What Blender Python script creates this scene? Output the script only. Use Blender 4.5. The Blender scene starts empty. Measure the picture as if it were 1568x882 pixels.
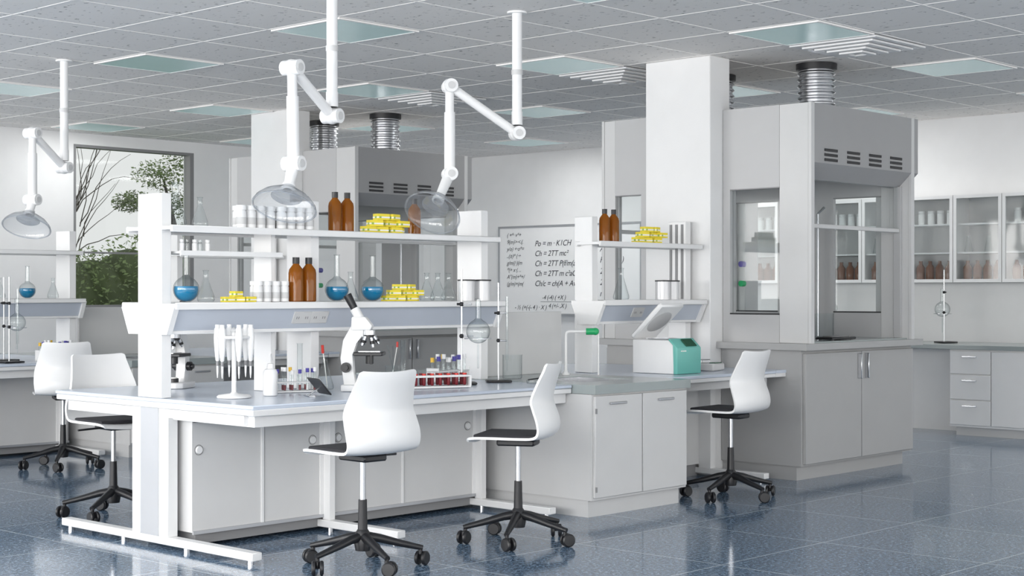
import bpy, bmesh, math, random
from mathutils import Vector, Matrix
random.seed(7)
sc=bpy.context.scene
R=math.radians
# ------------------------------------------------------------------ materials
def mat(name,col,rough=.5,metal=0.,var=.03,vscale=6.,bump=0.,bscale=80.,spec=.5,emit=None,es=0,coat=0):
    m=bpy.data.materials.new(name);m.use_nodes=True
    nt=m.node_tree;N=nt.nodes;L=nt.links
    b=N['Principled BSDF']
    b.inputs['Roughness'].default_value=rough;b.inputs['Metallic'].default_value=metal
    b.inputs['Specular IOR Level'].default_value=spec
    b.inputs['Coat Weight'].default_value=coat
    tc=N.new('ShaderNodeTexCoord');no=N.new('ShaderNodeTexNoise');no.inputs['Scale'].default_value=vscale
    L.new(tc.outputs['Object'],no.inputs['Vector'])
    mr=N.new('ShaderNodeMapRange');mr.inputs['To Min'].default_value=1-var;mr.inputs['To Max'].default_value=1+var
    L.new(no.outputs['Fac'],mr.inputs['Value'])
    vm=N.new('ShaderNodeVectorMath');vm.operation='SCALE';vm.inputs[0].default_value=col[:3]
    L.new(mr.outputs[0],vm.inputs['Scale']);L.new(vm.outputs[0],b.inputs['Base Color'])
    if bump:
        n2=N.new('ShaderNodeTexNoise');n2.inputs['Scale'].default_value=bscale
        L.new(tc.outputs['Object'],n2.inputs['Vector'])
        bp=N.new('ShaderNodeBump');bp.inputs['Strength'].default_value=bump;bp.inputs['Distance'].default_value=.01
        L.new(n2.outputs['Fac'],bp.inputs['Height']);L.new(bp.outputs[0],b.inputs['Normal'])
    if emit:
        b.inputs['Emission Color'].default_value=(*emit,1);b.inputs['Emission Strength'].default_value=es
    return m
def glass(name,tint=(1,1,1),edge=(.45,.5,.52),refl=.08,body=None,bodyf=0):
    m=bpy.data.materials.new(name);m.use_nodes=True
    nt=m.node_tree;N=nt.nodes;L=nt.links;N.remove(N['Principled BSDF'])
    out=N['Material Output']
    lw=N.new('ShaderNodeLayerWeight');lw.inputs['Blend'].default_value=.35
    pw=N.new('ShaderNodeMath');pw.operation='POWER';pw.inputs[1].default_value=2.2
    L.new(lw.outputs['Facing'],pw.inputs[0])
    mx=N.new('ShaderNodeMix');mx.data_type='RGBA';mx.inputs[6].default_value=(*tint,1);mx.inputs[7].default_value=(*edge,1)
    L.new(pw.outputs[0],mx.inputs[0])
    tr=N.new('ShaderNodeBsdfTransparent');L.new(mx.outputs[2],tr.inputs[0])
    gl=N.new('ShaderNodeBsdfGlossy');gl.inputs['Roughness'].default_value=.04
    ml=N.new('ShaderNodeMath');ml.operation='MULTIPLY_ADD';ml.inputs[1].default_value=.45;ml.inputs[2].default_value=refl
    L.new(pw.outputs[0],ml.inputs[0])
    ms=N.new('ShaderNodeMixShader');L.new(ml.outputs[0],ms.inputs[0]);L.new(tr.outputs[0],ms.inputs[1]);L.new(gl.outputs[0],ms.inputs[2])
    last=ms
    if body:
        df=N.new('ShaderNodeBsdfDiffuse');df.inputs[0].default_value=(*body,1)
        m2=N.new('ShaderNodeMixShader');m2.inputs[0].default_value=bodyf
        L.new(ms.outputs[0],m2.inputs[1]);L.new(df.outputs[0],m2.inputs[2]);last=m2
    L.new(last.outputs[0],out.inputs['Surface'])
    return m
WHITE=mat('white_laminate',(.80,.80,.80),.38)
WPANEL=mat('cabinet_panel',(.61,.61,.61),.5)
WSHELL=mat('chair_shell_plastic',(.84,.84,.84),.35)
TOP=mat('bench_top',(.60,.66,.76),.22)
SLATE=mat('grey_worktop',(.33,.37,.37),.2)
FASC=mat('service_fascia',(.50,.54,.61),.3)
HOOD=mat('hood_steel',(.49,.49,.495),.45)
HOODL=mat('hood_light',(.60,.60,.60),.45)
HFRONT=mat('hood_fascia',(.34,.34,.345),.5)
HCAB=mat('hood_cabinet',(.40,.40,.40),.5)
BLACK=mat('black_plastic',(.012,.012,.014),.4)
DARK=mat('dark_gap',(.03,.03,.032),.6)
SEAM=mat('seam_grey',(.25,.25,.255),.6)
PAD=mat('seat_pad_fabric',(.025,.025,.03),.9,bump=.3,bscale=400)
STEEL=mat('brushed_steel',(.62,.63,.65),.25,1.)
ALU=mat('aluminium_strip',(.45,.46,.48),.4,.6)
WALL=mat('wall_paint',(.86,.86,.86),.8,bump=.05)
COLM=mat('column_paint',(.80,.80,.80),.8,bump=.05)
TEAL=mat('teal_plastic',(.16,.50,.44),.4)
YEL=mat('yellow_carton',(.88,.72,.05),.6)
LABEL=mat('white_label',(.88,.88,.84),.6)
GREENL=mat('green_print',(.35,.50,.12),.6)
BLUE=mat('blue_liquid',(.0,.19,.38),.15)
RED=mat('red_plastic',(.6,.03,.02),.4)
BLOOD=mat('blood_sample',(.16,.005,.012),.2)
PURP=mat('purple_cap',(.05,.04,.30),.4)
YCAP=mat('yellow_cap',(.8,.5,.05),.4)
GREEN=mat('green_knob',(.02,.40,.14),.35)
SCREEN=mat('display_dark',(.03,.10,.06),.2)
INK=mat('marker_ink',(.02,.02,.03),.7)
BOARD=mat('whiteboard_enamel',(.94,.94,.94),.35)
AMBER=glass('amber_glass',(.55,.22,.04),(.16,.05,.01),.05,(.36,.13,.012),.5)
BROWN=mat('brown_glass_bottle',(.17,.05,.010),.2)
GLASS=glass('clear_glass',(.95,.97,.97),(.20,.24,.26),.05)
PANE=glass('window_pane',(.95,.97,.97),(.8,.83,.83),.03)
CPANE=glass('cabinet_pane',(.82,.85,.85),(.7,.74,.74),.05,(.45,.47,.47),.06)
DOME=glass('clear_acrylic',(.88,.90,.92),(.38,.40,.43),.07,(.85,.85,.87),.10)
PANELGL=mat('ceiling_light_glass',(.42,.54,.54),.25,emit=(.40,.62,.62),es=.20)  # panels are off; slight glow put in to lift the glass tone
# floor
def floor_mat():
    m=bpy.data.materials.new('terrazzo_floor');m.use_nodes=True
    nt=m.node_tree;N=nt.nodes;L=nt.links;b=N['Principled BSDF']
    tc=N.new('ShaderNodeTexCoord')
    n1=N.new('ShaderNodeTexNoise');n1.inputs['Scale'].default_value=52;n1.inputs['Detail'].default_value=8;n1.inputs['Roughness'].default_value=.8
    L.new(tc.outputs['Object'],n1.inputs['Vector'])
    cr=N.new('ShaderNodeValToRGB');e=cr.color_ramp.elements
    e[0].position=.40;e[0].color=(.014,.038,.080,1);e[1].position=.61;e[1].color=(.37,.47,.58,1)
    x=e.new(.5);x.color=(.082,.150,.240,1)
    L.new(n1.outputs['Fac'],cr.inputs[0])
    vo=N.new('ShaderNodeTexVoronoi');vo.inputs['Scale'].default_value=60
    L.new(tc.outputs['Object'],vo.inputs['Vector'])
    vr=N.new('ShaderNodeMapRange');vr.inputs['From Min'].default_value=.12;vr.inputs['From Max'].default_value=.22;vr.inputs['To Min'].default_value=.85;vr.inputs['To Max'].default_value=0
    L.new(vo.outputs['Distance'],vr.inputs[0])
    m1=N.new('ShaderNodeMix');m1.data_type='RGBA';m1.inputs[7].default_value=(.44,.53,.63,1)
    L.new(vr.outputs[0],m1.inputs[0]);L.new(cr.outputs[0],m1.inputs[6])
    br=N.new('ShaderNodeTexBrick');br.offset=0;br.inputs['Scale'].default_value=1;br.inputs['Brick Width'].default_value=.9;br.inputs['Row Height'].default_value=.9
    br.inputs['Mortar Size'].default_value=.004;br.inputs['Mortar Smooth'].default_value=.2
    mp=N.new('ShaderNodeMapping');mp.inputs['Location'].default_value=(.25,.2,0);L.new(tc.outputs['Object'],mp.inputs[0]);L.new(mp.outputs[0],br.inputs['Vector'])
    m2=N.new('ShaderNodeMix');m2.data_type='RGBA';m2.inputs[7].default_value=(.60,.66,.70,1)
    L.new(br.outputs['Fac'],m2.inputs[0]);L.new(m1.outputs[2],m2.inputs[6]);L.new(m2.outputs[2],b.inputs['Base Color'])
    n3=N.new('ShaderNodeTexNoise');n3.inputs['Scale'].default_value=3;L.new(tc.outputs['Object'],n3.inputs['Vector'])
    rr=N.new('ShaderNodeMapRange');rr.inputs['To Min'].default_value=.06;rr.inputs['To Max'].default_value=.16;L.new(n3.outputs['Fac'],rr.inputs[0]);L.new(rr.outputs[0],b.inputs['Roughness'])
    b.inputs['Specular IOR Level'].default_value=.6
    return m
CX0,CY0,CT=6.5-.695/2,5.47-.695/2,.695
def ceil_mat():
    m=bpy.data.materials.new('ceiling_tile');m.use_nodes=True
    nt=m.node_tree;N=nt.nodes;L=nt.links;b=N['Principled BSDF'];b.inputs['Roughness'].default_value=.9
    tc=N.new('ShaderNodeTexCoord')
    no=N.new('ShaderNodeTexNoise');no.inputs['Scale'].default_value=34;no.inputs['Detail'].default_value=3
    mp0=N.new('ShaderNodeMapping');mp0.inputs['Scale'].default_value=(1,.6,1)
    L.new(tc.outputs['Object'],mp0.inputs[0]);L.new(mp0.outputs[0],no.inputs['Vector'])
    mr=N.new('ShaderNodeMapRange');mr.inputs['From Min'].default_value=.30;mr.inputs['From Max'].default_value=.36;mr.inputs['To Min'].default_value=1;mr.inputs['To Max'].default_value=0
    L.new(no.outputs['Fac'],mr.inputs[0])
    m1=N.new('ShaderNodeMix');m1.data_type='RGBA';m1.inputs[6].default_value=(.87,.845,.82,1);m1.inputs[7].default_value=(.40,.39,.38,1)
    L.new(mr.outputs[0],m1.inputs[0]);L.new(m1.outputs[2],b.inputs['Base Color'])
    return m
FLOOR=floor_mat();CEIL=ceil_mat()
TBAR=mat('ceiling_tbar',(.90,.88,.86),.6)
LEAF=mat('leaf_green',(.14,.20,.07),.7,var=.6,vscale=2)
BARK=mat('bark',(.10,.09,.08),.9)
GRASS=mat('grass',(.16,.22,.07),.9,var=.3)
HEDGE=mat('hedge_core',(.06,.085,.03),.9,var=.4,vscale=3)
# ------------------------------------------------------------------ builder
class B:
    def __init__(s,name): s.name=name;s.bm=bmesh.new();s.mats=[]
    def mi(s,m):
        if m not in s.mats: s.mats.append(m)
        return s.mats.index(m)
    def _merge(s,t,m,M=None):
        i=s.mi(m)
        for f in t.faces: f.material_index=i;f.smooth=True
        if M is not None: bmesh.ops.transform(t,matrix=M,verts=t.verts)
        bmesh.ops.recalc_face_normals(t,faces=t.faces)
        me=bpy.data.meshes.new('t');t.to_mesh(me);t.free();s.bm.from_mesh(me);bpy.data.meshes.remove(me)
    def box(s,x0,x1,y0,y1,z0,z1,m,bev=0,M=None,seg=1):
        t=bmesh.new();bmesh.ops.create_cube(t,size=1)
        for v in t.verts:
            v.co=Vector((x0+(v.co.x+.5)*(x1-x0),y0+(v.co.y+.5)*(y1-y0),z0+(v.co.z+.5)*(z1-z0)))
        if bev: bmesh.ops.bevel(t,geom=t.edges[:],offset=bev,segments=seg,affect='EDGES',profile=.5)
        s._merge(t,m,M);return s
    def prism(s,pts,axis,a0,a1,m,M=None,bev=0):
        t=bmesh.new()
        def P(p,a):
            return {'x':(a,p[0],p[1]),'y':(p[0],a,p[1]),'z':(p[0],p[1],a)}[axis]
        A=[t.verts.new(P(p,a0)) for p in pts];C=[t.verts.new(P(p,a1)) for p in pts]
        t.faces.new(A);t.faces.new(C[::-1]);n=len(pts)
        for i in range(n): t.faces.new((A[i],C[i],C[(i+1)%n],A[(i+1)%n]))
        if bev: bmesh.ops.bevel(t,geom=t.edges[:],offset=bev,segments=2,affect='EDGES',profile=.5)
        s._merge(t,m,M);return s
    def lathe(s,prof,m,o=(0,0,0),seg=24,M=None,sx=1,sy=1):
        t=bmesh.new();rings=[]
        for r,z in prof:
            if r<1e-5: rings.append([t.verts.new((o[0],o[1],o[2]+z))])
            else: rings.append([t.verts.new((o[0]+sx*r*math.cos(2*math.pi*k/seg),o[1]+sy*r*math.sin(2*math.pi*k/seg),o[2]+z)) for k in range(seg)])
        for a,b in zip(rings,rings[1:]):
            for k in range(seg):
                k2=(k+1)%seg
                if len(a)==1 and len(b)==1: continue
                if len(a)==1: t.faces.new((a[0],b[k],b[k2]))
                elif len(b)==1: t.faces.new((a[k],b[0],a[k2]))
                else: t.faces.new((a[k],b[k],b[k2],a[k2]))
        s._merge(t,m,M);return s
    def cyl(s,r,z0,z1,m,o=(0,0,0),seg=20,M=None,r2=None):
        r2=r if r2 is None else r2
        return s.lathe([(0,z0),(r,z0),(r2,z1),(0,z1)],m,o,seg,M)
    def rod(s,a,b,r,m,seg=12,r2=None):
        a=Vector(a);b=Vector(b);d=b-a
        M=Matrix.Translation(a)@d.to_track_quat('Z','Y').to_matrix().to_4x4()
        return s.cyl(r,0,d.length,m,seg=seg,M=M,r2=r2)
    def ball(s,c,r,m,seg=20):
        return s.lathe([(r*math.sin(math.pi*i/12),-r*math.cos(math.pi*i/12)) for i in range(13)],m,c,seg)
    def tube(s,pts,r,m,seg=10,closed=False):
        t=bmesh.new();pts=[Vector(p) for p in pts];n=len(pts);rings=[]
        up=None
        for i,p in enumerate(pts):
            if closed: d=(pts[(i+1)%n]-pts[i-1])
            else: d=pts[min(i+1,n-1)]-pts[max(i-1,0)]
            d.normalize()
            if up is None:
                up=Vector((0,0,1)) if abs(d.z)<.9 else Vector((1,0,0))
            u=(up-d*up.dot(d)).normalized();up=u;w=d.cross(u)
            rr=r[i] if isinstance(r,(list,tuple)) else r
            rings.append([t.verts.new(p+(u*math.cos(2*math.pi*k/seg)+w*math.sin(2*math.pi*k/seg))*rr) for k in range(seg)])
        for i in range(n if closed else n-1):
            a=rings[i];b=rings[(i+1)%n]
            for k in range(seg): t.faces.new((a[k],a[(k+1)%seg],b[(k+1)%seg],b[k]))
        if not closed: t.faces.new(rings[0]);t.faces.new(rings[-1][::-1])
        s._merge(t,m);return s
    def quad(s,p,m):
        t=bmesh.new();t.faces.new([t.verts.new(q) for q in p]);s._merge(t,m);return s
    def sheet(s,rows,th,m):
        nr=len(rows);nc=len(rows[0]);G=[[Vector(p) for p in r] for r in rows];t=bmesh.new();F=[];K=[]
        for i in range(nr):
            f=[];k=[]
            for j in range(nc):
                a=G[min(i+1,nr-1)][j]-G[max(i-1,0)][j];b=G[i][min(j+1,nc-1)]-G[i][max(j-1,0)]
                n=a.cross(b).normalized()*th/2
                f.append(t.verts.new(G[i][j]+n));k.append(t.verts.new(G[i][j]-n))
            F.append(f);K.append(k)
        for i in range(nr-1):
            for j in range(nc-1):
                t.faces.new((F[i][j],F[i+1][j],F[i+1][j+1],F[i][j+1]));t.faces.new((K[i][j],K[i][j+1],K[i+1][j+1],K[i+1][j]))
        for i in range(nr-1):
            t.faces.new((F[i][0],K[i][0],K[i+1][0],F[i+1][0]));t.faces.new((F[i][-1],F[i+1][-1],K[i+1][-1],K[i][-1]))
        for j in range(nc-1):
            t.faces.new((F[0][j],F[0][j+1],K[0][j+1],K[0][j]));t.faces.new((F[-1][j],K[-1][j],K[-1][j+1],F[-1][j+1]))
        s._merge(t,m);return s
    def mesh(s):
        me=bpy.data.meshes.new(s.name);s.bm.to_mesh(me);s.bm.free()
        for m in s.mats: me.materials.append(m)
        try: me.set_sharp_from_angle(angle=R(38))
        except Exception: pass
        return me
    def done(s,loc=(0,0,0),rz=0,parent=None):
        s.me=s.mesh();return put(s.name,s.me,loc,rz,parent)
def put(name,me,loc=(0,0,0),rz=0,parent=None,sc_=1):
    o=bpy.data.objects.new(name,me);o.location=loc;o.rotation_euler=(0,0,R(rz));o.scale=(sc_,)*3
    sc.collection.objects.link(o)
    if parent: o.parent=parent
    return o
ROW=4.72   # distance between the two island rows
CZ=2.98
# ------------------------------------------------------------------ room
XR,YB,XL,YF=13.8,14.5,-2.6,-2.6
B('floor').box(XL-.2,XR+.2,YF-.2,YB+.2,-.1,0,FLOOR).done()
B('ceiling').box(XL-.2,XR+.2,YF-.2,YB+.2,CZ,CZ+.1,CEIL).done()
B('wall_right').box(XR,XR+.2,YF-.2,YB+.2,0,CZ,WALL).done()
wx0,wx1,wz0,wz1=8.72,10.24,1.13,2.86
B('wall_back').box(XL,wx0,YB,YB+.2,0,CZ,WALL).box(wx1,XR,YB,YB+.2,0,CZ,WALL).box(wx0,wx1,YB,YB+.2,0,wz0,WALL).box(wx0,wx1,YB,YB+.2,wz1,CZ,WALL).done()
w=B('window_1')
for a in ((wx0,wx0+.03,wz0,wz1),(wx1-.05,wx1,wz0,wz1)): w.box(a[0],a[1],YB+.0,YB+.12,a[2],a[3],SEAM)
for a in ((wz0,wz0+.03),(wz1-.03,wz1)): w.box(wx0+.03,wx1-.05,YB+.002,YB+.12,a[0],a[1],SEAM)
w.box(wx0+.03,wx1-.05,YB+.05,YB+.07,1.71,1.73,SEAM)
w.quad([(wx0+.03,YB+.08,wz0+.03),(wx1-.05,YB+.08,wz0+.03),(wx1-.05,YB+.08,wz1-.03),(wx0+.03,YB+.08,wz1-.03)],PANE)
w.done()
# window walls behind / beside the photographer (left: daylight; front: openings added as fill)
LCOL=(1,.985,.965)
def winwall(name,axis,p0,sgn,a0,a1,e,idx):
    wl=B(name)
    def bx(bb,u0,u1,d0,d1,z0,z1,m):
        d0,d1=sorted((p0+sgn*d0,p0+sgn*d1))
        if axis=='x': bb.box(d0,d1,u0,u1,z0,z1,m)
        else: bb.box(u0,u1,d0,d1,z0,z1,m)
    bx(wl,a0,a1,0,-.2,0,.8,WALL);bx(wl,a0,a1,0,-.2,2.8,CZ,WALL)
    u=a0
    while u<a1-.5:
        v=min(u+3.4,a1)
        bx(wl,u,u+.35,0,-.2,.8,2.8,WALL)
        k=B('window_%d'%idx);idx+=1
        bx(k,u+.35,v,-.06,-.12,.8,.85,SEAM);bx(k,u+.35,v,-.06,-.12,2.75,2.8,SEAM);m_=(u+.35+v)/2;bx(k,m_-.03,m_+.03,-.06,-.12,.85,2.75,SEAM)
        k.done()
        ld=bpy.data.lights.new('daylight_and_fill','AREA');ld.shape='RECTANGLE';w_=v-u-.4
        ld.energy=e*w_/3;ld.color=LCOL
        lo=bpy.data.objects.new('daylight_and_fill',ld)
        if axis=='x':
            ld.size=1.9;ld.size_y=w_;lo.location=(p0-sgn*.02,(u+.35+v)/2,1.8);lo.rotation_euler=(0,R(-90),0)
        else:
            ld.size=w_;ld.size_y=1.9;lo.location=((u+.35+v)/2,p0-sgn*.02,1.8);lo.rotation_euler=(R(90),0,0)
        sc.collection.objects.link(lo)
        u+=3.4
    wl.done();return idx
ix=winwall('wall_left','x',XL,1,YF,YB,205,2)
winwall('wall_front','y',YF,1,XL,XR,60,ix)  # unseen windows with area lamps added to fill faces turned to -Y
tb=B('trim_ceiling_grid')
for (o0,lo_,hi,ax) in ((CX0,XL,XR,0),(CY0,YF,YB,1)):
    for i in range(-14,16):
        x=o0+i*CT
        if x<lo_ or x>hi: continue
        if ax==0: tb.box(x-.007,x+.007,YF,YB,CZ-.002,CZ+.01,TBAR)
        else: tb.box(XL,XR,x-.007,x+.007,CZ-.0025,CZ+.01,TBAR)
tb.done()
pl=B('ceiling_light_panel')
h=CT/2-.012
for q in ((-h,h,-h,-h+.02),(-h,h,h-.02,h),(-h,-h+.02,-h+.02,h-.02),(h-.02,h,-h+.02,h-.02)): pl.box(q[0],q[1],q[2],q[3],CZ-.012,CZ-.002,TBAR)
pl.box(-h+.02,h-.02,-h+.02,h-.02,CZ-.010,CZ-.003,PANELGL)
plm=pl.mesh()
fill_power={(3,0):9,(3,1):11,(3,2):13,(3,3):17,(2,3):7,(2,2):5,(0,4):7,(1,4):9,(-1,4):6,(0,3):5,(3,-1):7}  # lamps added under switched-off panels to brighten the far walls
for i in range(-2,4):
    for j in range(-2,5):
        x=6.5+i*3*CT;y=5.47+j*3*CT
        if x<XR-.3 and y<YB-.3:
            put('ceiling_light_panel',plm,(x,y,0))
            if (i,j) in fill_power:
                ld=bpy.data.lights.new('panel_fill_light','AREA');ld.size=.62;ld.energy=fill_power[(i,j)];ld.color=(1,1,.99)
                lo=bpy.data.objects.new('panel_fill_light',ld);lo.location=(x,y,CZ-.02);sc.collection.objects.link(lo)
vt=B('ceiling_air_diffuser')
for k in range(5):
    a=.33-.06*k;zt=CZ-.006-.012*k
    for (x0,x1,y0,y1) in ((-a,a,-a,-a+.045),(-a,a,a-.045,a),(-a,-a+.045,-a+.045,a-.045),(a-.045,a,-a+.045,a-.045)):
        vt.box(x0,x1,y0,y1,zt-.012,zt,WHITE)
vt.box(-.30,.30,-.30,.30,CZ-.012,CZ-.004,WHITE)
vtm=vt.mesh()
for y in (5.47,7.555,9.64): put('ceiling_air_diffuser',vtm,(9.28,y,0))
# columns
cm=B('structural_column').box(8.95,9.19,6.46,7.04,0,CZ,COLM,.006)
cmm=cm.mesh();put('structural_column',cmm);put('structural_column',cmm,(0,ROW,0))
# ------------------------------------------------------------------ lab bench
b=B('lab_bench')
X0,X1,Y0,Y1=4.47,6.765,5.86,7.62
b.box(X0,X1,Y0,Y1,.742,.762,TOP,.004).box(X0+.004,X1,Y0+.004,Y1-.004,.712,.742,WHITE,.004)
b.box(X0+.05,X1,Y0+.05,Y1-.05,.655,.712,WHITE)
for i,x in enumerate((4.52,5.45,6.63)):
    b.box(x-.03,x+.03,Y0+.03,Y1-.03,.022,.062,WHITE,.004)
    for y in (Y0+.08,Y0+.6,Y1-.6,Y1-.08): b.cyl(.016,0,.022,STEEL,(x,y,0),12)
    b.box(x-.03,x+.03,6.58,6.90,.062,.712,WHITE,.003)
    if i==0: b.box(x-.033,x-.03,6.66,6.82,.062,.712,ALU)
    else:
        b.box(x-.02,x+.02,6.44,6.50,.062,.70,WHITE,.003)
    b.box(x-.025,x+.025,Y0+.1,Y1-.1,.665,.709,WHITE)
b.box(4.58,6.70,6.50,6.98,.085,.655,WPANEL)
b.box(4.62,6.70,6.53,6.95,.02,.085,SEAM)
for x in (5.02,6.02): b.box(x-.008,x+.008,6.494,6.5,.085,.64,WHITE).box(x+.008,x+.011,6.4945,6.5,.085,.64,SEAM)
for x in (5.42,5.50,6.60): b.box(x-.012,x+.012,6.49,6.5,.092,.64,WHITE)
b.box(4.58,6.70,6.491,6.5,.64,.655,SEAM);b.box(4.58,6.70,6.488,6.5,.075,.092,ALU)
for x in (4.62,5.36,5.54,6.55):
    M=Matrix.Translation((x,6.5,.50))@Matrix.Rotation(R(90),4,'X');b.lathe([(0,.01),(.018,.01),(.022,0),(.022,-.001)],WHITE,M=M).lathe([(.024,.0),(.024,.003),(.026,.003),(.027,0)],SEAM,M=M)
bm_=b.mesh();put('lab_bench',bm_);put('lab_bench',bm_,(0,ROW,0))
# sink cabinet
b=B('sink_cabinet')
b.box(6.772,7.67,5.72,5.75,.10,.71,WPANEL).box(6.772,6.80,5.75,7.74,.10,.71,WPANEL).box(7.64,7.67,5.75,7.74,.10,.71,WPANEL).box(6.80,7.64,7.71,7.74,.10,.71,WPANEL).box(6.8,7.64,5.75,7.71,.10,.13,WPANEL)
b.box(6.79,7.65,5.76,7.7,0,.10,HOODL)
for x0,x1 in ((6.785,7.215),(7.225,7.655)): b.box(x0,x1,5.70,5.72,.115,.70,WPANEL,.003)
b.box(7.215,7.225,5.718,5.7205,.115,.70,DARK)
for x in (6.985,7.44): b.box(x-.075,x+.075,5.685,5.70,.648,.662,ALU,.003)
b.box(6.783,6.79,5.69,5.70,.15,.18,SEAM).box(6.783,6.79,5.69,5.70,.6,.63,SEAM)
sx0,sx1,sy0,sy1=6.98,7.45,5.95,6.40
for a in ((6.772,7.68,5.69,sy0),(6.772,7.68,sy1,7.76),(6.772,sx0,sy0,sy1),(sx1,7.68,sy0,sy1)): b.box(a[0],a[1],a[2],a[3],.712,.764,SLATE)
b.box(sx0,sx1,sy0,sy1,.50,.51,STEEL).box(sx0,sx0+.01,sy0,sy1,.5,.76,STEEL).box(sx1-.01,sx1,sy0,sy1,.5,.76,STEEL).box(sx0,sx1,sy0,sy0+.01,.5,.76,STEEL).box(sx0,sx1,sy1-.01,sy1,.5,.76,STEEL)
b.box(6.97,7.72,6.78,6.81,.764,1.17,WPANEL,.003)
m_=b.mesh();put('sink_cabinet',m_);put('sink_cabinet',m_,(0,ROW,0))
# side desk
b=B('side_desk')
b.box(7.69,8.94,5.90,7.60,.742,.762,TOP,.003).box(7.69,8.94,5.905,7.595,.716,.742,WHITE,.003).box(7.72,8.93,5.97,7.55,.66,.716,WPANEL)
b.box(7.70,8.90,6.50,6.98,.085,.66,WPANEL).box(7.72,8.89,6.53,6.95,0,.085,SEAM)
b.box(8.32,8.33,6.495,6.5,.085,.655,SEAM).box(8.60,8.61,6.495,6.5,.085,.655,SEAM)
b.box(8.87,8.93,5.95,7.5,.02,.06,WHITE,.003).box(8.87,8.93,6.40,6.5,.06,.66,WHITE)
b.cyl(.015,0,.02,STEEL,(8.90,6.0,0),12).cyl(.015,0,.02,STEEL,(8.90,7.4,0),12)
m_=b.mesh();put('side_desk',m_);put('side_desk',m_,(0,ROW,0))
# racks
def rack(b,x0,x1,posts,outx,dy=0.):
    # dy: how much shallower the rear half is (single sided rack)
    for x in posts:
        b.box(x-.03,x+.03,6.60,6.81-dy*.3,.764,1.80,WHITE,.003)
    def shelf(z,y0,y1):
        b.box(x0,x1,y0+.012,y1-.012,z-.022,z-.004,WHITE)
        for ya in (y0,y1-.018): b.box(x0-.001,x1+.001,ya,ya+.018,z-.034,z+.001,WHITE,.004)
    shelf(1.635,6.50,6.91-dy)
    shelf(1.245,6.46,6.95-dy)
    b.prism([(6.49,1.222),(6.92-dy,1.222),(6.86-dy,1.10),(6.55,1.10)],'x',x0+.03,x1-.02,FASC)
    for xa in (x0-.008,x1-.02): b.prism([(6.47,1.223),(6.94-dy,1.223),(6.875-dy,1.085),(6.535,1.085)],'x',xa,xa+.032,WHITE)
    b.box(x0+.03,x1-.02,6.545,6.575,1.086,1.104,WHITE,.003)
    ang=math.atan2(.06,.122)
    for xo in outx:
        M=Matrix.Translation((xo,6.519,1.163))@Matrix.Rotation(ang,4,'X')
        b.box(-.06,.06,-.006,.006,-.035,.035,WPANEL,.002,M=M)
        for q in (-.03,.03):
            b.box(q-.009,q-.005,-.0075,0,-.007,.007,SEAM,M=M).box(q+.005,q+.009,-.0075,0,-.007,.007,SEAM,M=M)
b=B('bench_shelf_rack')
rack(b,4.46,6.84,(4.495,5.46,6.80),(5.30,5.42))
b.box(4.55,5.20,6.56,6.85,1.495,1.507,WHITE,.002).box(4.55,5.20,6.553,6.565,1.485,1.51,WHITE)
b.box(5.18,5.21,6.63,6.78,.764,1.75,WHITE,.002)
for k in range(2): b.box(5.21,5.213,6.66+.05*k,6.68+.05*k,.8,1.7,SEAM)
m_=b.mesh();put('bench_shelf_rack',m_);put('bench_shelf_rack',m_,(0,ROW,0))
b=B('desk_shelf_rack')
rack(b,7.79,8.92,(7.85,8.88),(8.2,8.5),.19)
for k in range(3): b.box(8.845,8.85,6.62+.05*k,6.64+.05*k,1.25,1.78,SEAM)
m_=b.mesh();put('desk_shelf_rack',m_);put('desk_shelf_rack',m_,(0,ROW,0))
# ------------------------------------------------------------------ fume hood (double sided, around the column)
b=B('fume_hood')
xa,xb=9.10,10.52
MY=13.30
b.box(9.20,10.60,5.79,7.51,.10,.90,HCAB).box(9.20,10.56,5.84,7.46,0,.10,HCAB)
for (ya,yc) in ((5.79,6.455),(7.045,7.51)): b.box(9.08,9.20,ya,yc,.10,.90,HCAB).box(9.10,9.20,max(ya,5.84),min(yc,7.46),0,.10,HCAB)
b.box(8.955,9.08,5.91,6.45,.742,.762,TOP).box(8.955,9.08,5.915,6.45,.716,.742,WHITE)
for s_ in (0,1):
    def yy(y0,y1): return (y0,y1) if s_==0 else (MY-y1,MY-y0)
    a,c=yy(5.765,5.79)
    for x0,x1 in ((9.10,9.835),(9.845,10.585)): b.box(x0,x1,a,c,.115,.875,HCAB,.003)
    a,c=yy(5.745,5.765)
    for x in (9.79,9.89):
        b.box(x-.008,x+.008,a-.012 if s_==0 else a,c if s_==0 else c+.012,.68,.86,STEEL,.003)
b.box(9.20,10.64,5.71,7.59,.90,.945,HCAB).box(9.02,9.20,5.71,6.455,.90,.945,HCAB).box(9.02,9.20,7.045,7.59,.90,.945,HCAB)
b.box(9.20,10.50,5.76,7.54,.945,.955,SLATE)
zt=2.60
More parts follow.
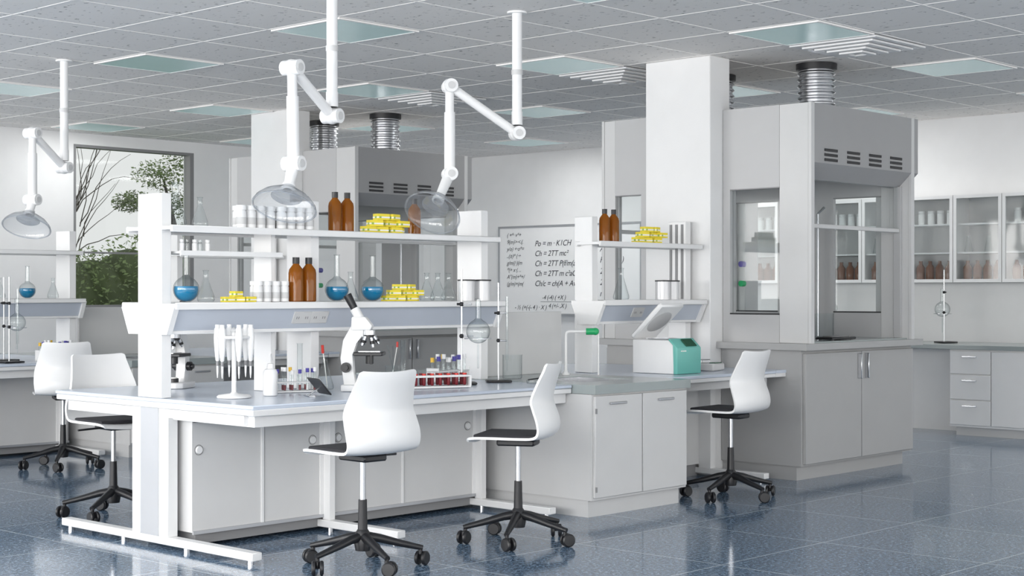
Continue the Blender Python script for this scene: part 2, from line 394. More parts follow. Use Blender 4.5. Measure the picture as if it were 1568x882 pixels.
def side(x0,x1,left):
    for s_ in (0,1):
        def yb(y0,y1,z0,z1,m,dx=0,bev=0):
            if s_: y0,y1=MY-y1,MY-y0
            b.box(x0-dx,x1+dx,y0,y1,z0,z1,m,bev)
        yp=5.98
        wy=6.395
        if left and s_==1: wy=6.10; yp=5.85
        yb(5.745,yp,.945,zt,HOODL,0,.003)
        yb(5.72,5.745,.945,zt+.002,HOODL,.004,.002)
        yi=6.455
        if s_==1 and left: yi=6.255
        yb(yp,yi,2.03,zt,HOOD)
        yb(yp,yi,.945,1.14,HOOD)
        if wy<yi: yb(wy,yi,1.14,2.03,HOOD)
        yb(yp,wy,1.14,1.15,DARK,.001);yb(yp,wy,2.022,2.03,SEAM,.001)
        ya,yc=(yp,wy) if s_==0 else (MY-wy,MY-yp)
        xm=(x0+x1)/2
        b.quad([(xm,ya,1.15),(xm,yc,1.15),(xm,yc,2.02),(xm,ya,2.02)],PANE)
    if not left: b.box(x0,x1,6.455,MY-6.455,.945,zt,HOOD)
side(xa,xa+.035,True)
side(xb-.035,xb,False)
for s_ in (0,1):
    f=(lambda y:y) if s_==0 else (lambda y:MY-y)
    pts=[(f(5.722),zt-.001),(f(5.722),2.19),(f(5.83),2.085),(f(5.90),2.085),(f(5.90),zt-.001)]
    b.prism(pts,'x',xa+.04,xb+.06,HFRONT)
    for x in (9.35,9.65,9.95,10.25):
        for k in range(3):
            z=2.215+.034*k
            y0,y1=sorted((f(5.716),f(5.724)))
            b.box(x-.085,x+.085,y0,y1,z-.009,z+.009,DARK,.002)
            y0,y1=sorted((f(5.712),f(5.722)));b.box(x-.085,x+.085,y0,y1,z+.009,z+.013,HFRONT)
    y0,y1=sorted((f(5.80),f(5.86)));b.box(xb-.062,xb-.002,y0,y1,.955,2.09,HOOD,.003);b.box(xa+.036,xa+.07,y0,y1,.955,2.09,HOOD,.003)
    y0,y1=sorted((f(5.81),f(5.835)));b.box(xa+.07,xb-.06,y0,y1,1.745,1.775,HOODL,.003)
    ys=f(5.825);b.quad([(xa+.07,ys,1.77),(xb-.06,ys,1.77),(xb-.06,ys,2.1),(xa+.07,ys,2.1)],PANE)
    y0,y1=sorted((f(5.93),f(6.05)));b.box(10.53,10.72,y0,y1,.945,2.56,HOODL,.004)
    y0,y1=sorted((f(5.926),f(5.93)));b.box(10.60,10.68,y0,y1,1.16,1.34,WHITE,.001)
    y0,y1=sorted((f(5.90),f(5.93)));b.box(10.59,10.68,y0,y1,1.87,2.0,WHITE,.004)
    y0,y1=sorted((f(5.922),f(5.926)))
    for z in (1.2,1.28): b.box(10.63,10.65,y0,y1,z,z+.02,SEAM)
b.box(xa+.04,9.20,5.905,6.455,zt-.03,zt-.002,HOOD).box(xa+.04,9.20,7.045,MY-5.905,zt-.03,zt-.002,HOOD).box(9.201,xb-.04,5.905,MY-5.905,zt-.03,zt-.002,HOOD)
# service fittings: pipework with coloured valve knobs behind the column
b.box(9.205,9.24,6.44,7.06,.955,zt-.03,HOOD)
for y in (6.50,6.60): b.rod((9.27,y,1.05),(9.27,y,1.75),.008,STEEL)
for (z,m) in ((1.50,PURP),(1.36,GREEN)): b.rod((9.24,6.40,z),(9.28,6.40,z),.022,m)
b.tube([(10.30,6.42,.96),(10.30,6.42,1.9),(10.30,6.36,1.95)],.010,STEEL)
for y in (6.15,7.05):
    b.cyl(.125,zt,CZ-.002,STEEL,(9.85,y,0),28)
    for k in range(7):
        z=zt+.02+.045*k;b.lathe([(.125,z),(.140,z+.012),(.140,z+.02),(.125,z+.032)],STEEL,(9.85,y,0),28)
    b.lathe([(.125,CZ-.05),(.150,CZ-.045),(.150,CZ-.002),(.125,CZ-.002)],BLACK,(9.85,y,0),28)
    b.lathe([(.125,zt),(.152,zt),(.150,zt+.02),(.125,zt+.02)],STEEL,(9.85,y,0),28)
m_=b.mesh();put('fume_hood',m_);put('fume_hood',m_,(0,ROW,0))
# ------------------------------------------------------------------ chair
def catmull(P,n):
    out=[];P=[tuple(p) for p in P];Q=[P[0]]+P+[P[-1]]
    for i in range(1,len(Q)-2):
        for k in range(n):
            t=k/n;p0,p1,p2,p3=Q[i-1],Q[i],Q[i+1],Q[i+2]
            out.append(tuple(.5*((2*b_)+(-a_+c_)*t+(2*a_-5*b_+4*c_-d_)*t*t+(-a_+3*b_-3*c_+d_)*t**3) for a_,b_,c_,d_ in zip(p0,p1,p2,p3)))
    out.append(P[-1]);return out
c=B('swivel_chair')
prof=[(.225,.520,.165,0),(.212,.538,.188,0),(.12,.545,.205,.1),(-.05,.545,.210,.2),(-.15,.552,.213,.4),(-.198,.585,.217,.8),(-.205,.64,.222,1),(-.185,.70,.218,1),(-.172,.75,.208,1),(-.185,.82,.190,.8),(-.206,.89,.174,.6),(-.212,.92,.168,.5),(-.213,.93,.150,.4)]
rows=[]
for (x,z,w_,k) in catmull(prof,4):
    r=[]
    for j in range(13):
        s_=-1+2*j/12
        r.append((x+.055*k*s_*s_,w_*s_,z+(1-k)*.012*s_*s_))
    rows.append(r)
c.sheet(rows,.013,WSHELL)
c.box(-.14,.195,-.175,.175,.552,.572,PAD,.009,seg=2)
c.box(-.10,.10,-.07,.07,.505,.538,BLACK,.008)
c.rod((.02,-.06,.52),(.04,-.24,.515),.006,BLACK)
c.cyl(.014,.29,.51,STEEL).cyl(.025,.10,.32,BLACK,r2=.020).lathe([(0,.075),(.035,.08),(.042,.12),(.034,.165),(.024,.18),(0,.18)],BLACK)
for k in range(5):
    a=R(72*k+20);ca,sa=math.cos(a),math.sin(a)
    pts=[(ca*r,sa*r,z) for r,z in ((.02,.145),(.08,.135),(.18,.108),(.285,.083))]
    c.tube(pts,[.024,.021,.017,.013],BLACK,10)
    e=Vector((ca*.275,sa*.275,0))
    c.cyl(.010,.055,.09,BLACK,(e.x,e.y,0),10)
    wa=a+.9
    ax=Vector((-math.sin(wa),math.cos(wa),0))
    of=Vector((math.cos(wa),math.sin(wa),0))*.014
    for s_ in (-1,1):
        p=e+of+ax*(s_*.010)+Vector((0,0,.034))
        M=Matrix.Translation(p)@(ax*s_).to_track_quat('Z','Y').to_matrix().to_4x4()
        c.lathe([(0,0),(.030,0),(.034,.004),(.034,.013),(.028,.018),(0,.019)],BLACK,M=M,seg=20)
    c.box(e.x+of.x-.010,e.x+of.x+.010,e.y+of.y-.010,e.y+of.y+.010,.03,.066,BLACK,.003)
cme=c.mesh()
for (x,y,a) in ((4.84,5.50,88),(5.87,5.455,119),(8.055,5.655,95),(4.95,7.80,-95),(6.06,10.22,66)):
    put('swivel_chair',cme,(x,y,0),a)
# ------------------------------------------------------------------ extraction arms
def arm(j,el,e2,dm,top=CZ):
    a=B('fume_extraction_arm');W=WSHELL
    j,el,e2,dm=map(Vector,(j,el,e2,dm))
    a.rod((j.x,j.y,top),(j.x,j.y,j.z+.05),.030,W,20).cyl(.034,2.60,2.63,WPANEL,(j.x,j.y,0)).cyl(.033,j.z+.05,j.z+.13,W,(j.x,j.y,0))
    a.cyl(.06,top-.012,top-.001,W,(j.x,j.y,0))
    hd=Vector((el.x-j.x,el.y-j.y,0)).normalized();sd=Vector((-hd.y,hd.x,0))
    for p in (j,el,e2):
        a.ball(p,.045,W)
        a.rod(p-sd*.055,p+sd*.055,.040,W,20);a.rod(p-sd*.060,p+sd*.060,.022,WPANEL,16)
    a.rod(j,el,.027,W,16);a.rod(el,e2,.026,W,16)
    a.rod(el*.7+e2*.3,e2,.032,W,16)
    d=(dm-e2);n=d.normalized();nk=e2+n*(d.length-.13)
    a.rod(e2,nk,.034,W,18,r2=.026)
    M=Matrix.Translation(dm)@(-n).to_track_quat('Z','Y').to_matrix().to_4x4()
    a.lathe([(.165,0),(.160,.022),(.130,.055),(.085,.085),(.045,.105),(.028,.135)],DOME,M=M,seg=40)
    a.lathe([(.163,-.004),(.170,0),(.163,.006),(.158,0),(.163,-.004)],DOME,M=M,seg=40)
    a.lathe([(0,.055),(.075,.055),(.082,.06),(.075,.065),(0,.065)],DOME,M=M,seg=32)
    a.lathe([(.026,.10),(.036,.105),(.034,.135),(.026,.14)],W,M=M,seg=20)
    a.done()
arm((5.43,6.42,2.25),(5.095,6.345,2.47),(5.105,6.345,1.97),(5.00,6.29,1.735))
arm((6.78,6.31,2.25),(6.43,6.53,2.52),(6.43,6.53,2.00),(6.21,6.45,1.755))
arm((5.95,10.02,2.20),(5.64,9.92,2.42),(5.64,9.92,1.95),(5.56,9.86,1.75))
# ------------------------------------------------------------------ glassware & small items
def erlen(hh,r,nr=.3):
    b=B('erlenmeyer_flask')
    b.lathe([(0,.003),(r*.9,.003),(r,.012),(r*.97,.03),(r*nr,hh*.72),(r*nr*.95,hh*.95),(r*nr*1.25,hh),(r*nr*.9,hh-.001)],GLASS)
    return b.mesh()
ER=erlen(.165,.045);ERL=erlen(.225,.058)
b=B('round_bottom_flask')
rr=.066
pf=[(0,.001),(.02,.002)]+[(rr*math.sin(R(q)),.066-rr*math.cos(R(q))) for q in range(25,165,12)]+[(.015,.14),(.014,.255),(.019,.26)]
b.lathe(pf,GLASS,seg=28)
r2=.062;pl_=[(0,.006)]+[(r2*math.sin(R(q)),.066-r2*math.cos(R(q))) for q in range(15,106,10)]+[(0,.066-r2*math.cos(R(105)))]
b.lathe(pl_,BLUE,seg=28)
FLB=b.mesh()
b=B('reagent_bottle')
b.lathe([(0,0),(.036,0),(.041,.005),(.041,.155),(.037,.175),(.018,.20),(.016,.215)],AMBER,seg=24)
b.cyl(.019,.205,.240,BLACK,seg=20)
BR=b.mesh()
b=B('steel_canister')
b.lathe([(0,0),(.052,0),(.052,.125),(.0,.125)],mat('canister_metal',(.66,.66,.67),.35,.3),seg=28).lathe([(.0,.125),(.056,.125),(.056,.134),(0,.136)],BLACK,seg=28)
CAN=b.mesh()
def boxes(lay):
    b=B('carton_stack')
    for (x,y,z,a) in lay:
        M=Matrix.Translation((x,y,z))@Matrix.Rotation(R(a),4,'Z')
        b.box(-.042,.042,-.025,.025,0,.036,YEL,.001,M=M)
        b.box(-.0425,.0425,-.0255,.0255,.011,.020,LABEL,M=M)
        b.box(-.034,-.018,-.0258,-.02,.010,.022,GREENL,M=M)
        b.box(-.0428,-.04,-.012,.004,.008,.024,GREENL,M=M)
    return b.mesh()
ST1=boxes([(-.12,0,0,5),(-.02,.01,0,-8),(.08,0,0,3),(-.07,.0,.037,-14),(.04,.01,.037,12),(-.02,0,.074,-5),(.15,.05,0,20),(.13,-.01,.037,5),(.07,.0,.074,19)])
ST2=boxes([(-.07,0,0,5),(.02,.01,0,-12),(.11,0,0,8),(.0,0,.037,14)])
z1,z2=1.247,1.637
def at(name,me,x,y,z,a=0,s=1): return put(name,me,(x,y,z),a,sc_=s)
at('round_bottom_flask',FLB,4.60,6.58,z1);at('round_bottom_flask',FLB,5.60,6.58,z1);at('round_bottom_flask',FLB,5.865,6.58,z1)
at('erlenmeyer_flask',ER,4.75,6.62,z1);at('erlenmeyer_flask',ER,5.735,6.62,z1)
for x in (6.31,6.40,6.49): at('erlenmeyer_flask',ER,x,6.60,z1)
at('carton_stack',ST2,4.89,6.55,z1,0,.78);at('carton_stack',ST1,6.08,6.57,z1,0,.88)
b=B('sample_jar_group')
for (x,y) in ((0,0),(.062,0),(.125,0),(.19,.0),(.03,.07),(.10,.07),(.17,.07)):
    b.lathe([(0,0),(.023,0),(.027,.003),(.027,.085),(.022,.092),(.022,.095),(.028,.096),(.028,.118),(.026,.12),(0,.12)],WSHELL,(x,y,0),seg=18)
    b.lathe([(.0275,.02),(.0279,.021),(.0279,.055),(.0275,.056)],WPANEL,(x,y,0),seg=18)
JG=b.mesh()
at('sample_jar_group',JG,5.035,6.555,z1,0,.92);at('sample_jar_group',JG,4.96,6.60,z2);at('sample_jar_group',JG,5.21,6.58,z2)
at('reagent_bottle',BR,5.295,6.56,z1);at('reagent_bottle',BR,5.383,6.56,z1)
at('steel_canister',CAN,6.61,6.57,z1,s=.95);at('steel_canister',CAN,6.73,6.55,z1,s=.95)
at('erlenmeyer_flask',ERL,4.59,6.66,z2);at('erlenmeyer_flask',ER,4.77,6.70,z2,s=.95)
at('reagent_bottle',BR,5.62,6.62,z2,s=.92);at('reagent_bottle',BR,5.71,6.62,z2,s=.92);at('reagent_bottle',BR,6.36,6.76,z2,s=.92)
at('carton_stack',ST1,5.97,6.60,z2)
b=B('vial_group')
for k in range(5): b.lathe([(0,0),(.014,0),(.014,.04),(.009,.045),(.012,.047),(.012,.06),(0,.06)],GLASS if k%2 else WSHELL,(.04*k,.01*(k%2),0),seg=14)
b.done((4.60,6.62,1.509))
at('reagent_bottle',BR,7.95,6.60,z2,s=.9);at('reagent_bottle',BR,8.045,6.60,z2,s=.9);at('carton_stack',ST1,8.40,6.58,z2)
at('erlenmeyer_flask',ERL,8.10,6.58,z1,s=.95)
at('steel_canister',CAN,8.56,6.58,z1,s=1);at('steel_canister',CAN,8.69,6.60,z1,s=1)
DT=.764
b=B('pipette_carousel')
b.lathe([(0,0),(.085,0),(.088,.006),(.080,.014),(.02,.022),(.012,.03),(.012,.33),(.02,.34),(0,.36)],WHITE)
b.lathe([(0,.30),(.085,.30),(.09,.306),(.085,.314),(0,.314)],WHITE)
for k in range(6):
    a=R(60*k+10);x,y=.085*math.cos(a),.085*math.sin(a)
    b.lathe([(0,.37),(.012,.37),(.012,.355),(.016,.35),(.019,.30),(.015,.24),(.010,.19),(.006,.185),(.005,.13),(.002,.10),(0,.10)],WSHELL,(x,y,0),seg=12)
    b.lathe([(.0065,.185),(.0075,.18),(.0075,.165),(.005,.16)],SEAM,(x,y,0),seg=12)
b.done((4.75,6.38,DT))
b=B('wash_bottle');b.lathe([(0,0),(.036,0),(.038,.004),(.038,.12),(.03,.135),(.017,.14),(.017,.165),(0,.167)],WSHELL)
b.tube([(0,0,.16),(0,0,.20),(.02,0,.215),(.06,0,.18)],.003,WSHELL,8);b.done((4.98,6.38,DT),40)
def tuberack(n,caps,L_=.26,name='test_tube_rack'):
    b=B(name)
    b.box(-L_/2,L_/2,-.035,.035,.0,.008,WHITE,.002).box(-L_/2,L_/2,-.035,.035,.05,.056,WHITE,.002)
    for x in (-L_/2,L_/2-.006): b.box(x,x+.006,-.035,.035,0,.07,WHITE,.001)
    for j,y in enumerate((-.018,.018)):
        for k in range(n):
            x=-L_/2+.025+k*(L_-.05)/(n-1);h_=.115+.03*random.random()
            b.lathe([(0,.009),(.006,.012),(.0075,.02),(.0075,h_-.02)],GLASS,(x,y,0),seg=10)
            b.cyl(.0065,.012,.04,random.choice([BLOOD,WHITE,BLUE,YCAP]),(x,y,0),10)
            b.cyl(.0095,h_-.022,h_,random.choice(caps),(x,y,0),12)
    return b.mesh()
TR=tuberack(6,[PURP,YCAP,WHITE,PURP,WHITE,YCAP])
at('test_tube_rack',TR,5.24,6.50,DT,-20);at('test_tube_rack',TR,6.45,6.56,DT,10,1.25)
b=B('blood_sample_rack')
b.box(-.18,.18,-.045,.045,.0,.012,WHITE,.003).box(-.18,.18,-.045,.045,.060,.072,WHITE,.003)
for x in (-.18,.170): b.box(x,x+.010,-.045,.045,.01,.062,WHITE)
for k in range(7):
    for y in (-.025,.02):
        x=-.148+k*.049
        b.lathe([(0,.014),(.008,.016),(.010,.024),(.010,.060)],BLOOD,(x,y,0),seg=12).cyl(.0115,.072,.082,RED if y<0 else BLOOD,(x,y,0),12)
b.done((6.02,6.20,DT),-22)
def scope():
    b=B('microscope')
    b.prism([(-.11,-.07),(-.06,-.085),(.10,-.085),(.13,-.05),(.13,.05),(.10,.085),(-.06,.085),(-.11,.07)],'z',0,.035,WHITE,bev=.006)
    b.prism([(-.10,.03),(-.03,.03),(-.045,.10),(-.06,.20),(-.035,.27),(.01,.30),(.01,.36),(-.06,.36),(-.105,.28),(-.12,.18)],'y',-.03,.03,WHITE,bev=.008)
    b.prism([(-.06,.335),(.05,.335),(.06,.36),(.02,.41),(-.055,.41)],'y',-.04,.04,WHITE,bev=.008)
    b.rod((-.01,0,.39),(-.045,0,.455),.026,WHITE,18);b.rod((-.045,0,.455),(-.085,0,.53),.020,BLACK,18,r2=.024)
    b.cyl(.036,.31,.335,STEEL,(.035,0,0)).cyl(.030,.295,.31,BLACK,(.035,0,0))
    for k,(dx,dy,l) in enumerate(((.012,0,.06),(-.018,.018,.045),(-.018,-.018,.05),(.03,.0,.04))):
        b.rod((.035+dx,dy,.30),(.035+dx*1.9,dy*1.9,.30-l),.013,STEEL,12,r2=.008)
        b.rod((.035+dx*1.5,dy*1.5,.30-l*.4),(.035+dx*1.7,dy*1.7,.30-l*.7),.0135,BLACK,12)
    b.box(-.04,.12,-.075,.075,.195,.215,BLACK,.004).box(-.02,.10,-.02,.02,.215,.219,STEEL)
    b.cyl(.022,.15,.195,BLACK,(.04,0,0)).cyl(.028,.035,.06,BLACK,(.045,0,0)).cyl(.022,.06,.066,LABEL,(.045,0,0))
    for s_ in (-1,1):
        b.rod((-.085,s_*.03,.13),(-.085,s_*.055,.13),.028,BLACK,18);b.rod((-.085,s_*.055,.13),(-.085,s_*.07,.13),.016,BLACK,14)
    b.rod((.06,-.075,.20),(.06,-.075,.15),.008,BLACK)
    return b.mesh()
SCP=scope()
at('microscope',SCP,5.56,6.32,DT,-50,.98);at('microscope',SCP,5.03,7.28,DT,-150,.9)
b=B('tablet_computer')
M=Matrix.Translation((0,0,.05))@Matrix.Rotation(R(50),4,'X')
b.box(-.09,.09,-.055,.055,-.004,.004,BLACK,.003,M=M).box(-.078,.078,-.048,.048,.004,.0045,SEAM,M=M)
b.rod((0,.0,.04),(0,.06,.003),.004,STEEL).box(-.05,.05,.04,.07,0,.004,STEEL)
b.done((5.14,6.18,DT),70)
b=B('stirring_flask')
b.lathe([(0,.003),(.045,.003),(.05,.012),(.048,.03),(.016,.14),(.015,.175),(.02,.18)],GLASS)
b.rod((.02,0,.01),(-.015,.0,.24),.003,LABEL,8);b.rod((-.012,0,.20),(-.016,0,.245),.008,RED,8);b.done((5.47,6.53,DT))
b=B('beaker')
def beak(b,r,h_): b.lathe([(0,.003),(r*.93,.003),(r,.01),(r,h_-.006),(r*1.05,h_)],GLASS,seg=26)
beak(b,.045,.12)
for k,(dx,dy) in enumerate(((.03,.01),(-.03,.0),(.0,.03),(.02,-.03),(-.02,-.02))):
    b.rod((-dx*.9,-dy*.9,.01),(dx*1.5,dy*1.5,.23),.0028,GLASS if k else LABEL,8)
b.rod((.045,.015,.22),(.047,.016,.25),.007,RED,8)
b.done((5.95,6.50,DT))
b=B('beaker');beak(b,.06,.15);BK=b.mesh();at('beaker',BK,6.92,6.48,DT+.001)
b=B('graduated_cylinder');b.lathe([(.0,0),(.03,0),(.03,.006),(.015,.012),(.0145,.25),(.018,.255)],GLASS,seg=18);GC=b.mesh()
at('graduated_cylinder',GC,5.37,6.62,DT);at('graduated_cylinder',GC,6.12,6.60,DT)
def stand(fl=True,name='retort_stand'):
    b=B(name)
    b.box(-.09,.09,-.10,.06,0,.014,BLACK,.004).rod((0,0,.014),(0,0,.72),.006,STEEL,12)
    b.rod((0,0,.50),(.06,-.03,.50),.006,STEEL).ball((0,0,.50),.015,BLACK).ball((0,0,.30),.015,BLACK).rod((-.03,0,.50),(0,0,.50),.008,BLACK)
    if fl:
        b.rod((0,0,.30),(.07,-.03,.30),.005,STEEL)
        r=.075;c=(.10,-.045,.33)
        b.lathe([(0,-r)]+[(r*math.sin(R(q)),-r*math.cos(R(q))) for q in range(10,165,12)]+[(.018,.08),(.016,.20),(.022,.205)],GLASS,c,26)
        b.tube([(c[0]+.085*math.cos(R(q)),c[1]+.085*math.sin(R(q)),c[2]-.045) for q in range(0,360,24)],.003,STEEL,6,True)
        b.rod((c[0],c[1],.10),(c[0],c[1],.25),.006,GLASS,8)
    else:
        b.rod((.06,-.03,.62),(.06,-.03,.16),.010,GLASS,12).rod((.06,-.03,.16),(.06,-.03,.08),.003,GLASS,8)
        b.rod((0,0,.30),(.06,-.03,.30),.005,STEEL)
    return b.mesh()
RS=stand();RS2=stand(False,'burette_stand')
at('retort_stand',RS,6.36,6.36,DT,-40,.93);at('burette_stand',RS2,6.67,6.36,DT,-40,.82)
b=B('petri_dish');b.lathe([(0,.002),(.05,.002),(.052,.018),(.05,.02)],GLASS).rod((-.06,0,.024),(.08,.02,.03),.004,BLACK)
b.done((6.69,6.08,DT))
b=B('laboratory_faucet')
b.lathe([(0,0),(.025,0),(.025,.01),(.014,.02),(.012,.03)],WHITE).tube([(0,0,.02),(0,0,.26),(.005,0,.275),(.02,0,.28),(.18,0,.28)],.009,WSHELL,12)
b.tube([(.17,0,.28),(.20,0,.28),(.21,0,.26),(.21,0,.0)],.005,WSHELL,10)
b.rod((.13,0,.28),(.19,0,.28),.022,GREEN,16).ball((.19,0,.28),.024,GREEN)
b.done((7.50,6.55,DT+.001),-47)
b=B('benchtop_centrifuge')
b.prism([(0,0),(.36,0),(.36,.22),(.05,.22),(.0,.17)],'x',0,.25,WSHELL,bev=.005)
b.prism([(-.012,0),(.02,0),(.02,.19),(.065,.222),(.055,.232),(-.012,.17)],'x',-.004,.255,TEAL,bev=.004)
b.lathe([(.10,.221),(.105,.228),(.09,.229),(.085,.20),(0,.19)],STEEL,(.125,.20,0))
b.prism([(-.006,.179),(.040,.221),(.036,.227),(-.012,.184)],'x',.10,.21,SCREEN)
for k in range(4): b.rod((.04+.015*k,-.010,.15),(.04+.015*k,-.015,.15),.005,LABEL,8)
M=Matrix.Translation((.125,.36,.222))@Matrix.Rotation(R(-42),4,'X')
b.box(-.125,.125,-.33,.0,.0,.035,WSHELL,.01,M=M).lathe([(0,-.004),(.09,-.004),(.10,.002)],HOOD,(0,-.17,0),M=M)
b.done((8.05,6.08,DT))
b=B('analytical_balance');b.box(-.09,.09,-.12,.10,0,.05,HOODL,.008).cyl(.012,.05,.07,STEEL,(0,.02,0)).lathe([(0,.07),(.065,.07),(.07,.076),(0,.078)],STEEL,(0,.02,0)).box(-.05,.05,-.115,-.07,.05,.056,SCREEN)
b.done((8.62,6.28,DT),10)
at('erlenmeyer_flask',ER,8.50,6.50,DT)
hz=.957
at('beaker',BK,9.80,6.06,hz,0,1.25);at('retort_stand',RS,9.42,6.12,hz,-40,.95);at('erlenmeyer_flask',ER,9.62,6.26,hz)
b=B('heating_plate');b.box(-.16,.16,-.07,.07,.004,.022,BLACK,.004).box(-.10,.10,-.05,.05,.022,.03,SEAM,.003)
for q in ((-.13,-.05),(.13,-.05),(-.13,.05),(.13,.05)): b.cyl(.012,0,.005,SEAM,(q[0],q[1],0),10)
b.done((9.66,5.87,hz))
# second island (left background)
at('round_bottom_flask',FLB,6.38,6.58+ROW,z1);at('round_bottom_flask',FLB,5.9,6.58+ROW,z1)
at('erlenmeyer_flask',ER,6.15,6.60+ROW,z1);at('erlenmeyer_flask',ER,6.62,6.60+ROW,z1)
at('retort_stand',RS,6.05,6.35+ROW,DT,10,.9);at('test_tube_rack',TR,6.36,6.12+ROW,DT,5,1.2);at('microscope',SCP,5.70,6.22+ROW,DT,-50,.9)
at('burette_stand',RS2,5.93,6.05+ROW,DT,0,.9)
# ------------------------------------------------------------------ right wall cabinets
b=B('wall_cabinet')
cx0,cx1,cy0,cy1,cz0,cz1=13.46,13.79,4.0,9.35,1.39,2.21
b.box(cx1-.02,cx1,cy0,cy1,cz0,cz1,WPANEL).box(cx0+.022,cx1-.02,cy0,cy1,cz0+.001,cz0+.02,WHITE).box(cx0+.022,cx1-.02,cy0,cy1,cz1-.02,cz1-.001,WHITE)
for z in (1.66,1.93): b.box(cx0+.04,cx1-.02,cy0,cy1,z,z+.015,WHITE)
n=int((cy1-cy0)/.475);dw=(cy1-cy0)/n
for k in range(n+1):
    y=cy0+k*dw
    if k%2==0: b.box(cx0+.023,cx1-.021,y-.009,y+.009,cz0,cz1,WHITE)
    if k<n:
        f0,f1=y+.004,y+dw-.004
        b.box(cx0,cx0+.02,f0,f0+.03,cz0,cz1,WHITE).box(cx0,cx0+.02,f1-.03,f1,cz0,cz1,WHITE).box(cx0,cx0+.02,f0+.03,f1-.03,cz0,cz0+.03,WHITE).box(cx0,cx0+.02,f0+.03,f1-.03,cz1-.03,cz1,WHITE)
        b.quad([(cx0+.01,f0+.03,cz0+.03),(cx0+.01,f1-.03,cz0+.03),(cx0+.01,f1-.03,cz1-.03),(cx0+.01,f0+.03,cz1-.03)],CPANE)
b.done()
b=B('cabinet_bottles')
for k in range(n):
    y=cy0+k*dw
    for q in range(4):
        yq=y+.085+q*.10
        if (k*7+q*3)%7!=4: b.lathe([(0,0),(.040,0),(.042,.005),(.042,.12),(.018,.155),(.018,.185),(0,.186)],BROWN,(13.56,yq,cz0+.021),14)
        if k%2==0: b.lathe([(0,0),(.034,0),(.034,.10),(.030,.105),(.034,.108),(.034,.13),(0,.131)],WSHELL,(13.58,yq,1.946),14)
        elif q%2: b.lathe([(0,0),(.04,0),(.02,.12),(.02,.15)],GLASS,(13.58,yq,1.676),14)
b.done()
b=B('base_cabinet_run')
kx=12.98
b.box(kx-.03,13.79,4.0,9.35,.78,.82,SLATE,.003)
b.box(kx,13.79,4.0,6.70,.08,.78,WHITE).box(kx+.05,13.79,4.0,6.66,0,.08,WPANEL).box(13.4,13.79,6.70,9.35,.0,.78,WHITE)
for z0_,z1_ in ((.10,.32),(.33,.55),(.56,.765)):
    b.box(kx-.02,kx,6.30,6.69,z0_,z1_,WHITE,.003).box(kx-.035,kx-.02,6.43,6.57,z1_-.055,z1_-.042,STEEL,.002)
y=6.29
while y>4.3:
    b.box(kx-.02,kx,y-.46,y,.10,.765,WHITE,.003);b.box(kx-.035,kx-.02,y-.42,y-.40,.55,.70,STEEL,.002);y-=.47
b.done()
at('retort_stand',RS,13.35,6.95,.822,60,.95);at('retort_stand',RS,13.4,8.2,.822,60,.95)
at('beaker',BK,13.4,7.6,.822);at('reagent_bottle',BR,13.4,7.9,.822)
# ------------------------------------------------------------------ whiteboard
wb=bpy.data.objects.new('whiteboard',None);sc.collection.objects.link(wb);wb.location=(13.79,12.0,1.56)
def par(o):
    o.parent=wb;o.matrix_parent_inverse=Matrix.Translation(-wb.location)
b=B('board_panel');b.box(13.765,13.795,10.9,13.1,1.04,2.08,BOARD,.002)
b.box(13.755,13.797,10.88,13.12,2.078,2.10,ALU).box(13.755,13.797,10.88,13.12,1.02,1.042,ALU).box(13.755,13.797,13.098,13.12,1.042,2.078,ALU).box(13.755,13.797,10.88,10.902,1.042,2.078,ALU)
par(b.done())
def ink(txt,y,z,size):
    cu=bpy.data.curves.new('formula','FONT');cu.body=txt;cu.size=size;cu.shear=.3;cu.space_character=.95;cu.materials.append(INK)
    o=bpy.data.objects.new('formula',cu);o.rotation_euler=(R(90),0,R(-90));o.location=(13.763,y,z);sc.collection.objects.link(o);par(o)
rightc=["Po = m \u00b7 K1CH","Ch = 2TT mc\u00b2","Ch = 2TT P(f/m(a)","Ch = 2TT m c\u00b2aC","Ch/c = ch(A + Awx"]
leftc=["( +*\u00b7 v*+","9(m)>\u00b7<.(.","y/o) +\u00b7o*=","..(\u00b1)* (\u00b7\u00f7","g/m((\u00b7)(m","*(+ x\u00b7(. ..","A\u00b0(m)+*+/","(g/m)+(m("]
for i,t in enumerate(rightc): ink(t,12.52,1.85-i*.12,.095)
for i,t in enumerate(leftc): ink(t,12.98,1.97-i*.085,.07)
ink("-4 (-4) ( +X )",12.4,1.21,.075);ink("______________",12.42,1.19,.075);ink("- \u00bd (+(-(- 4 ) \u00b7 X )",12.85,1.09,.075);ink("4 (+/- .X )",12.3,1.11,.075)
for i,t in enumerate(["ab = r\u00b0","A = (m)\u00b2","P/m=(ch)","2u = m\u00b2","2Kx","m + c\u00b2"]): ink(t,11.5,1.9-i*.13,.10)
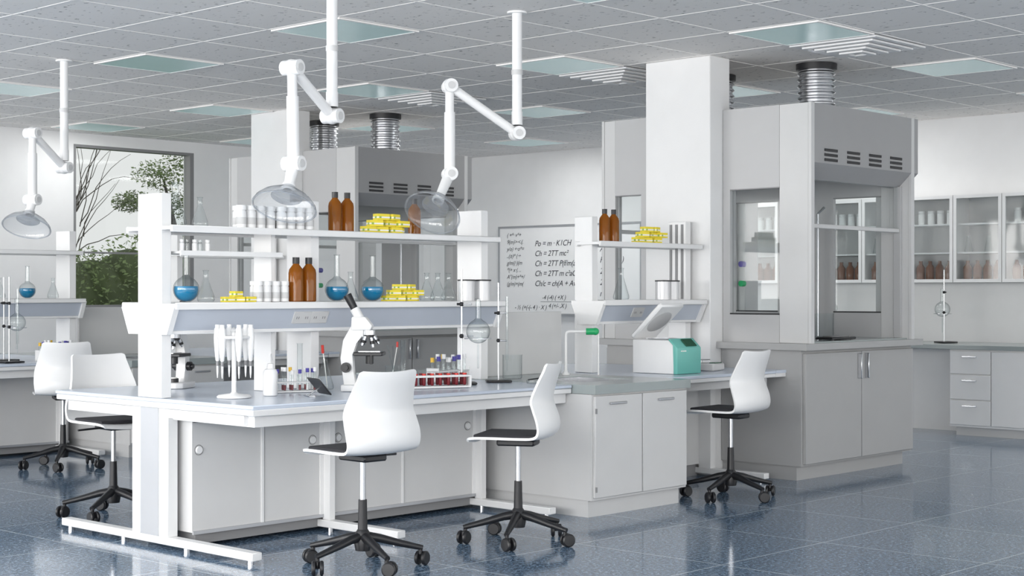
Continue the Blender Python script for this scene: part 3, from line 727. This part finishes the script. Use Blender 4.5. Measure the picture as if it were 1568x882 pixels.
# ------------------------------------------------------------------ outdoors
B('garden_ground').box(-10,60,YB+.5,70,-.4,-.3,GRASS).done()
def leaves(name,blobs,n,core=None,trunk=None,size=.10):
    b=B(name);i=b.mi(LEAF)
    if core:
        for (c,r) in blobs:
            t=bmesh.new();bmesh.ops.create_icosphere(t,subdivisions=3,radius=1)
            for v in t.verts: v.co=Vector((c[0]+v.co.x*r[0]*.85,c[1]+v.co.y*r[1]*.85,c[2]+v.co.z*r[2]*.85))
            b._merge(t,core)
    if trunk:
        for (p,r) in trunk: b.tube(p,r,BARK,8)
    for k in range(n):
        c,r=random.choice(blobs)
        v=Vector((random.gauss(0,1),random.gauss(0,1),random.gauss(0,1))).normalized()*(random.random()**.5 if not core else random.uniform(.82,1.08))
        p=Vector((c[0]+v.x*r[0],c[1]+v.y*r[1],c[2]+v.z*r[2]))
        u=Vector((random.gauss(0,1),random.gauss(0,1),random.gauss(0,1))).normalized();w_=u.orthogonal().normalized()
        s_=size*random.uniform(.5,1.1)
        f=b.bm.faces.new([b.bm.verts.new(p+u*s_),b.bm.verts.new(p+w_*s_*.5),b.bm.verts.new(p-u*s_),b.bm.verts.new(p-w_*s_*.5)]);f.material_index=i
    b.done()
hb=[]
for k in range(12):
    hb.append(((13.2+k*.8,25+random.random(),.75+random.uniform(-.1,.3)),(1.0,.9,1.25+random.uniform(-.35,.3))))
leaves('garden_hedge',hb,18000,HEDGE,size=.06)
tb_=[((18.4,28.2,3.2),(.45,.6,.25)),((18.9,28,3.8),(.6,.7,.35)),((19.5,27.6,4.2),(.7,.7,.35)),((19.4,28,3.2),(.6,.7,.35)),((20.1,27.8,3.8),(.7,.8,.45)),((18.8,28,2.6),(.4,.5,.22)),((19.8,28,2.6),(.5,.5,.25)),((20.3,27.6,4.4),(.6,.7,.35))]
tk=[([(19.5,28,-.3),(19.4,28,1.5),(19.3,28,2.6),(19.0,28,3.7)],[.14,.11,.07,.02]),([(19.4,28,1.6),(19.7,28,2.8),(20.1,28,3.9),(20.2,28,4.4)],[.08,.06,.04,.015]),([(19.3,28,2.5),(18.8,28,3.0),(18.4,28,3.2)],[.04,.025,.012])]
leaves('garden_tree',tb_,6500,None,tk,.05)
b=B('bare_branches')
for k in range(16):
    p=Vector((16.0+random.random()*.5,27,1.8+random.random()*1.2));pts=[p]
    d=Vector((random.uniform(-.2,.8),0,random.uniform(.4,1))).normalized()
    for q in range(7):
        d=(d+Vector((random.uniform(-.4,.4),0,random.uniform(-.35,.35)))).normalized();pts.append(pts[-1]+d*.27)
    b.tube(pts,[.012-.0012*i for i in range(8)],BARK,5)
b.rod((16.2,27,-.3),(16.25,27,2.4),.04,BARK,8,r2=.02)
b.done()
# ------------------------------------------------------------------ world
wd=bpy.data.worlds.new('overcast_sky');sc.world=wd;wd.use_nodes=True
N=wd.node_tree.nodes;L=wd.node_tree.links
bg=N['Background'];tc=N.new('ShaderNodeTexCoord');no=N.new('ShaderNodeTexNoise');no.inputs['Scale'].default_value=2
L.new(tc.outputs['Generated'],no.inputs[0])
cr=N.new('ShaderNodeValToRGB');cr.color_ramp.elements[0].color=(.66,.67,.66,1);cr.color_ramp.elements[1].color=(.80,.81,.80,1)
L.new(no.outputs['Fac'],cr.inputs[0]);L.new(cr.outputs[0],bg.inputs[0]);bg.inputs[1].default_value=1.15
# ------------------------------------------------------------------ camera
cd=bpy.data.cameras.new('camera');co=bpy.data.objects.new('camera',cd);sc.collection.objects.link(co);sc.camera=co
co.location=(0,0,1.3);co.rotation_euler=(R(90),0,R(-46.87));cd.sensor_width=36;cd.lens=2365/1568*36;cd.shift_y=.0038;cd.clip_end=200
sc.view_settings.view_transform='Standard'
